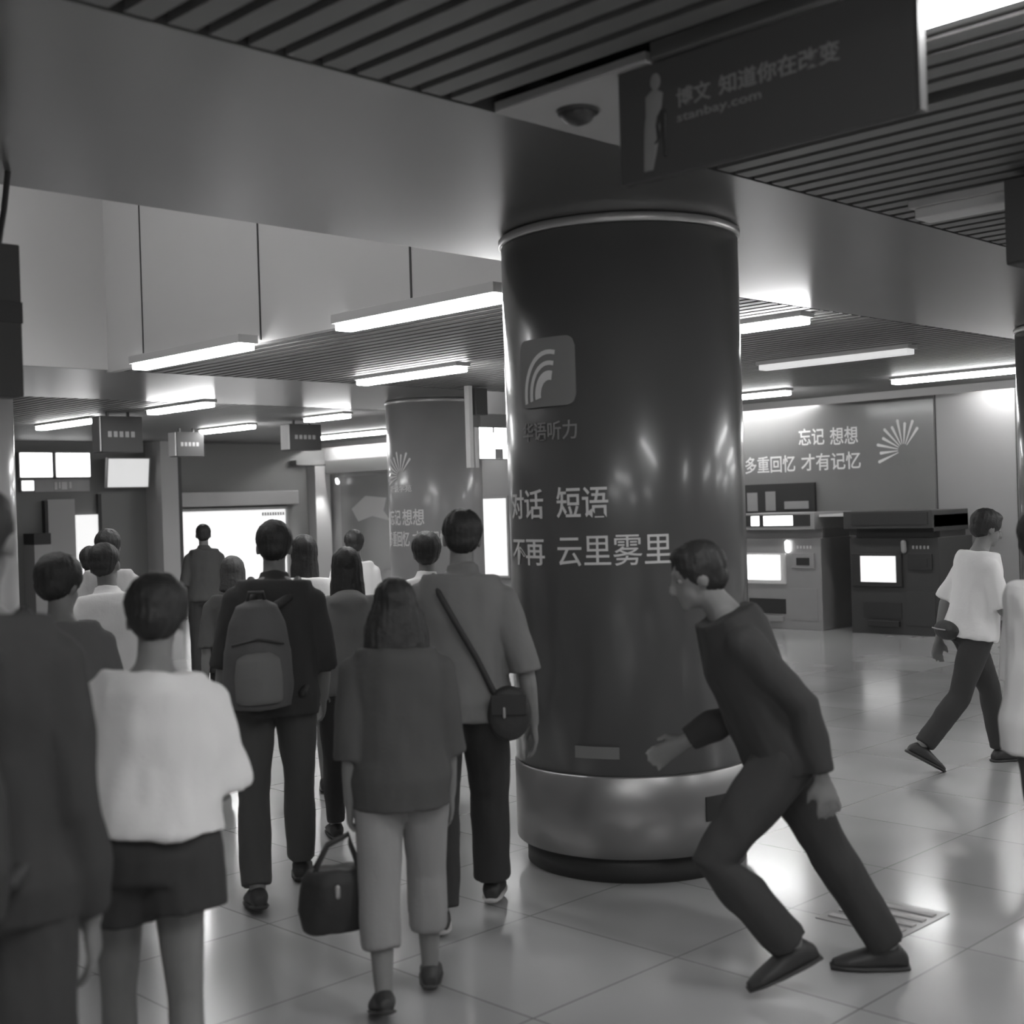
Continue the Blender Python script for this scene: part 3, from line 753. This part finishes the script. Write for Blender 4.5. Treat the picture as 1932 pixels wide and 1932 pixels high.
    t['_'] = 0; del t['_']
    f = R(face)
    def world(q): return V((x + q.x*cos(f) + q.y*sin(f), y - q.x*sin(f) + q.y*cos(f), q.z))
    return dict(root=t, world=world, J=J, AR=AR, spz=spz, s=s, face=face, HM=HM)
def nm(k, **kw): return dict(name=k, **kw)

AWAY = 33                                          # most of the crowd walks this way (compass degrees from +Y)
# foreground
p1 = person('tall person in dark clothes cut off by the left edge, wearing a black backpack', 1.14, 2.835, 40, 1.85,
    legs=((12, 6, 0), (-8, 6, 6)), arms=((6, 6, 20), (2, 7, 16)), lean=6, vox=.009,
    top=nm('shirt', mat='black_cloth', sleeve=.97, hem=-.10, loose=.03, sflare=.004), bottom=nm('trousers', kind='pants', mat='black_cloth', loose=.03), hair=dict(kind='short'))
p3 = person('woman in loose white t-shirt and black shorts with cropped black hair at lower left', 1.80, 3.28, 30, 1.585,
    legs=((8, 4, 0), (-8, 8, 8)), arms=((26, 5, 66, 26), (16, 11, 80, 28)), lean=5, side=4, head=(6, 16, 0), vox=.009, wide=.92,
    top=nm('t_shirt', mat='white_cloth', sleeve=.47, hem=.035, loose=.042, sloose=.022, sflare=.04, flare=.06, fold=.02), bottom=nm('shorts', kind='shorts', mat='black_cloth', len=.20, loose=.046, hemflare=1.08, waist=.14),
    hair=dict(kind='short', vol=1.12), shoes='shoe_dark')
p13 = person('woman with black bob hair, dark top and pale cropped trousers, carrying a black handbag', 3.02, 3.66, 36, 1.49,
    legs=((-14, 6, 18), (12, 10, 0)), arms=((-4, 6, 6), (4, 6, 8)), lean=2, head=(0, 6, 0), vox=.009, grip=(48, 18), wide=1.04,
    top=nm('top', mat='dgrey_cloth', sleeve=.66, hem=-.15, loose=.03, sloose=.02, sflare=.012, flare=.02), bottom=nm('trousers', kind='pants', mat='light_trouser', len=.80, loose=.022, hemflare=.98),
    hair=dict(kind='bob', low=-.205, wd=.128), sole='kick')
p14 = person('man in grey shirt and black trousers with a bag strap across his back', 3.80, 4.18, 44, 1.755,
    legs=((-10, 4, 4), (20, 12, 0)), arms=((6, 6, 25), (-10, 20, 14)), lean=4, side=2, head=(-4, 2, 0), vox=.009, wide=1.04,
    top=nm('shirt', mat='mid_cloth', sleeve=.60, hem=-.10, loose=.024, sloose=.014, flare=.03, collar=True), bottom=nm('trousers', kind='pants', mat='black_cloth', loose=.022),
    hair=dict(kind='short', vol=1.06), shoes='shoe_dark', sole='shoe_white')
p9 = person('man in dark polo shirt and dark trousers with a grey backpack', 3.49, 5.13, 32, 1.74,
    legs=((-16, 4, 8), (17, 5, 0)), arms=((-10, 10, 22), (14, 10, 30)), lean=4, side=2, head=(4, 3, 0), vox=.0095, wide=1.06,
    top=nm('polo_shirt', mat='black_cloth', sleeve=.55, hem=-.10, loose=.022, sloose=.016, collar=True), bottom=nm('trousers', kind='pants', mat='dgrey_cloth', loose=.012),
    hair=dict(kind='short', vol=1.04))
# middle
p2 = person('person with round black hair and grey shirt behind the tall figure at the left edge', 2.40, 5.02, 35, 1.645,
    lean=4, head=(30, 10, 0), top=nm('shirt', mat='grey_cloth', loose=.02), bottom=nm('trousers', kind='pants', mat='black_cloth'), hair=dict(kind='short', vol=1.12), vox=.012)
p4 = person('person in bright white shirt at left, head tilted, behind the white t-shirt woman', 3.36, 6.38, 30, 1.66,
    lean=6, side=-4, head=(18, 12, 0), arms=((20, 10, 50, 15), (26, 12, 70, 20)), top=nm('shirt', mat='white_cloth', loose=.03, flare=.03, collar=True), bottom=nm('trousers', kind='pants', mat='dgrey_cloth'), hair=dict(kind='short'), vox=.012)
p5 = person('taller dark-haired person just beyond the white shirt at left', 4.35, 8.34, 32, 1.71,
    top=nm('shirt', mat='pale_cloth', loose=.02), bottom=nm('trousers', kind='pants', mat='black_cloth'), hair=dict(kind='short', vol=1.08), vox=.013)
p6 = person('small distant person in grey at far left in front of the bright door', 4.74, 9.37, 34, 1.57,
    top=nm('shirt', mat='mid_cloth', loose=.02), bottom=nm('trousers', kind='pants', mat='black_cloth'), hair=dict(kind='short', vol=1.05), vox=.013)
p7 = person('man in dark grey shirt standing alone before the bright ticket office window', 7.51, 12.27, 30, 1.66,
    legs=((0, 0, 0), (3, 2, 0)), arms=((0, 10, 12), (0, 10, 12)), lean=0, top=nm('shirt', mat='dgrey_cloth', loose=.018, collar=True), bottom=nm('trousers', kind='pants', mat='black_cloth'), hair=dict(kind='short', vol=.98), vox=.013)
p8 = person('short person with brown hair left of the backpack man, before the bright window', 4.70, 7.34, 32, 1.51,
    top=nm('shirt', mat='dgrey_cloth', loose=.02), bottom=nm('trousers', kind='pants', mat='black_cloth'), hair=dict(kind='bob', mat='hair_brown', low=-.12, wd=.095), vox=.013)
p10 = person('person in white shirt with long dark hair half hidden behind the backpack man', 4.74, 6.60, 34, 1.65,
    arms=((5, 8, 10), (0, 9, 8)), grip=(20, 50), top=nm('shirt', mat='white_cloth', loose=.026), bottom=nm('shorts', kind='shorts', mat='mid_cloth', len=.5, loose=.02), hair=dict(kind='long', low=-.2, wd=.09), vox=.012)
p11 = person('distant person in white shirt with short black hair near the corner door frame', 6.80, 8.75, 36, 1.62,
    top=nm('shirt', mat='white_cloth', loose=.02), bottom=nm('trousers', kind='pants', mat='black_cloth'), hair=dict(kind='short', vol=1.06), vox=.013)
p12 = person('woman with long straight black hair and grey hooded jacket behind the bob-haired woman', 4.28, 5.58, 35, 1.57,
    legs=((14, 6, 0), (-14, 5, 8)), arms=((-4, 12, 10), (5, 8, 14)), top=nm('jacket', mat='mid_cloth', sleeve=.97, loose=.024, hood=True, sflare=.006), bottom=nm('trousers', kind='pants', mat='black_cloth', loose=.006),
    hair=dict(kind='long', low=-.175, wd=.098), vox=.012)
p15 = person('person in pale shirt, round black hair, just left of the man with the strap', 5.02, 5.78, 40, 1.645,
    top=nm('shirt', mat='white_cloth', loose=.02, collar=True), bottom=nm('trousers', kind='pants', mat='black_cloth'), hair=dict(kind='short', vol=1.1), vox=.012)
# right side
p16 = person('person in white shirt and dark trousers striding to the right past the dark ticket machine', 8.05, 3.93, 128, 1.68,
    legs=((22, 12, 0), (-20, 22, 30)), arms=((-20, 10, 20), (22, 8, 40)), lean=9, head=(0, 8, 0),
    top=nm('shirt', mat='white_cloth', sleeve=.5, loose=.03, hem=-.07, flare=.03), bottom=nm('trousers', kind='pants', mat='black_cloth', loose=.012), hair=dict(kind='short', vol=1.08), vox=.011)
p17 = person('person in white shirt cut off by the right edge of the picture', 4.905, 2.085, 125, 1.68,
    legs=((5, 4, 0), (-5, 5, 2)), arms=((-4, 6, 12), (6, 6, 15)), lean=-1, head=(0, 6, 0),
    top=nm('shirt', mat='white_cloth', sleeve=.55, loose=.03, sloose=.014, hem=-.14, flare=.03), bottom=nm('trousers', kind='pants', mat='dgrey_cloth'), hair=dict(kind='short', vol=1.14), vox=.010)
p18 = person('person in dark clothes striding to the left across the front of the near column', 4.035, 2.725, -47, 1.77,
    legs=((38, 80, 20), (-28, 2, -1)), arms=((-20, 4, 30), (10, 6, 75)), lean=22, head=(0, -8, 0), vox=.0095,
    top=nm('shirt', mat='black_cloth', sleeve=.97, loose=.02, sloose=.014, hem=-.08, sflare=.004), bottom=nm('trousers', kind='pants', mat='black_cloth', loose=.016), hair=dict(kind='short', vol=1.06))

# ------------------------------------------------------------------ things they carry
def carried(name, label, cat, P, lo):
    """an Empty at the local point lo of person P, turned like the person"""
    return thing(name, label, cat, P['world'](lo), -R(P['face']))
def backpack(P, label, m, m2, k=1.0, dx=0.0):
    s = P['s']; o = P['spz'](dx, -0.25*k, 0.0)
    t = carried('backpack', label, 'backpack', P, o)
    bm = NB()
    loft(bm, [(V((0, 0, z)), V((a*k, 0, 0)), V((0, b*k, 0))) for z, a, b in ((-.06, .10, .06), (-.05, .14, .085), (.05, .155, .10), (.2, .15, .095), (.32, .125, .08), (.40, .09, .06), (.425, .04, .03))], 28)
    link('body', folds(remesh(bm, .010, 3), .006, 9, 4), m, t)
    bm = NB()
    loft(bm, [(V((0, -.07*k, z)), V((a*k, 0, 0)), V((0, b*k, 0))) for z, a, b in ((-.03, .085, .04), (-.015, .105, .055), (.09, .108, .06), (.17, .095, .05), (.20, .06, .03))], 24)
    link('front_pocket', folds(remesh(bm, .009, 3), .004, 12, 5), m2, t)
    bm = NB(); tube(bm, [(-.11*k, -.078*k, .235), (0, -.105*k, .26), (.11*k, -.078*k, .235)], .006); obj('zip', bm, M['black'], t, True)
    bm = NB(); tube(bm, [(-.04, .01, .41), (-.03, -.01, .46), (.03, -.01, .46), (.04, .01, .41)], .009); obj('handle', bm, M['black'], t, True)
    for sd in (-1, 1):
        a = P['spz'](sd*.085, -.10, .44) - o; b = P['spz'](sd*.105, -.02, .505) - o; c = P['spz'](sd*.115, .10, .42) - o; d = P['spz'](sd*.125, .135, .25) - o; e = P['spz'](sd*.165, .02, .08) - o; g = P['spz'](sd*.12, -.16, .0) - o
        bm = NB(); tube(bm, [V((sd*.06, .03, .38)), a, b, c, d, e, g], [.02]*7, 10, 1.0, V((0, 0, 1))); 
        obj('strap', bm, M['bag_black'], t, True)
    return t
backpack(p9, 'grey backpack on the back of the man in the dark polo shirt', M['bag_grey'], M['mid_cloth'], 1.0, -0.075)
backpack(p1, 'black backpack on the tall person at the left edge', M['bag_black'], M['black_cloth'], 1.12)
# shoulder bag of the man by the column
lo = p14['spz'](0.20, -0.13, -0.06)
t = carried('shoulder_bag', 'round black shoulder bag hanging at the hip of the man beside the near column', 'bag', p14, lo)
bm = NB(); loft(bm, [(V((0, y, 0)), V((a, 0, 0)), V((0, 0, b))) for y, a, b in ((-.055, .06, .07), (-.045, .088, .108), (0, .095, .118), (.045, .088, .108), (.055, .06, .07))], 24)
link('pouch', remesh(bm, .009, 3), M['bag_black'], t)
bm = NB(); box(bm, -.075, .075, -.066, -.048, 0.0, .085, bev=.008); obj('flap', bm, M['black_cloth'], t)
bm = NB(); tube(bm, [(-.02, -.068, -.005), (-.02, -.068, .03)], .006); obj('buckle', bm, M['trim'], t, True)
pts = [V((-.05, 0, .08))] + [p14['spz'](*q) - lo for q in ((.135, -.14, .03), (.07, -.152, .16), (-.02, -.160, .31), (-.085, -.145, .42), (-.115, -.07, .50), (-.115, .05, .49), (-.04, .14, .36), (.08, .15, .18), (.17, .10, .03))] + [V((.05, .03, .09))]
bm = NB(); tube(bm, pts, .013, 8); obj('strap', bm, M['bag_black'], t, True)
# handbag of the woman with the bob
w = p13['AR'][0][2] + p13['AR'][0][4]*.10
t = carried('handbag', 'black handbag hanging from the left hand of the bob-haired woman', 'bag', p13, w)
bm = NB(); loft(bm, [(V((-.05, .0, z)), V((a*.85, 0, 0)), V((0, a*.55, 0))) for z, a in ((-.34, .10), (-.335, .15), (-.27, .165), (-.16, .15), (-.12, .12))], 20)
link('body', folds(remesh(bm, .009, 3), .012, 8, 2), M['bag_black'], t)
for dx in (-.03, .03):
    bm = NB(); tube(bm, [(-.13, dx, -.13), (-.08, dx*.5, -.04), (-.004, dx*.2, -.005), (.0, dx*.5, -.04), (.03, dx, -.13)], .008, 8); obj('strap', bm, M['bag_black'], t, True)
bm = NB(); tube(bm, [(-.05, -.088, -.2), (-.05, -.09, -.17)], .01); obj('clasp', bm, M['trim'], t, True)
# small dark pouch of the person behind the backpack man
w = p10['AR'][1][2] + p10['AR'][1][4]*.11
t = carried('pouch', 'small dark pouch in the hand of the person behind the backpack man', 'pouch', p10, w)
bm = NB(); box(bm, -.02, .02, -.05, .05, -.13, -.02, bev=.012); obj('body', bm, M['bag_black'], t)
bm = NB(); tube(bm, [(0, -.03, -.03), (0, 0, .01), (0, .03, -.03)], .005, 8); obj('loop', bm, M['bag_black'], t, True)
# dark waist bag of the man striding right
lo = p16['spz'](-.02, -.15, -.03)
t = carried('waist_bag', 'dark waist bag behind the hip of the man in white striding right', 'bag', p16, lo)
bm = NB(); ell(bm, (0, -.01, 0), .15, .06, .065); link('pouch', remesh(bm, .01, 2), M['bag_black'], t)
bm = NB(); tube(bm, [(-.09, -.066, .01), (0, -.075, .01), (.09, -.066, .01)], .005, 8); obj('zip', bm, M['grey'], t, True)
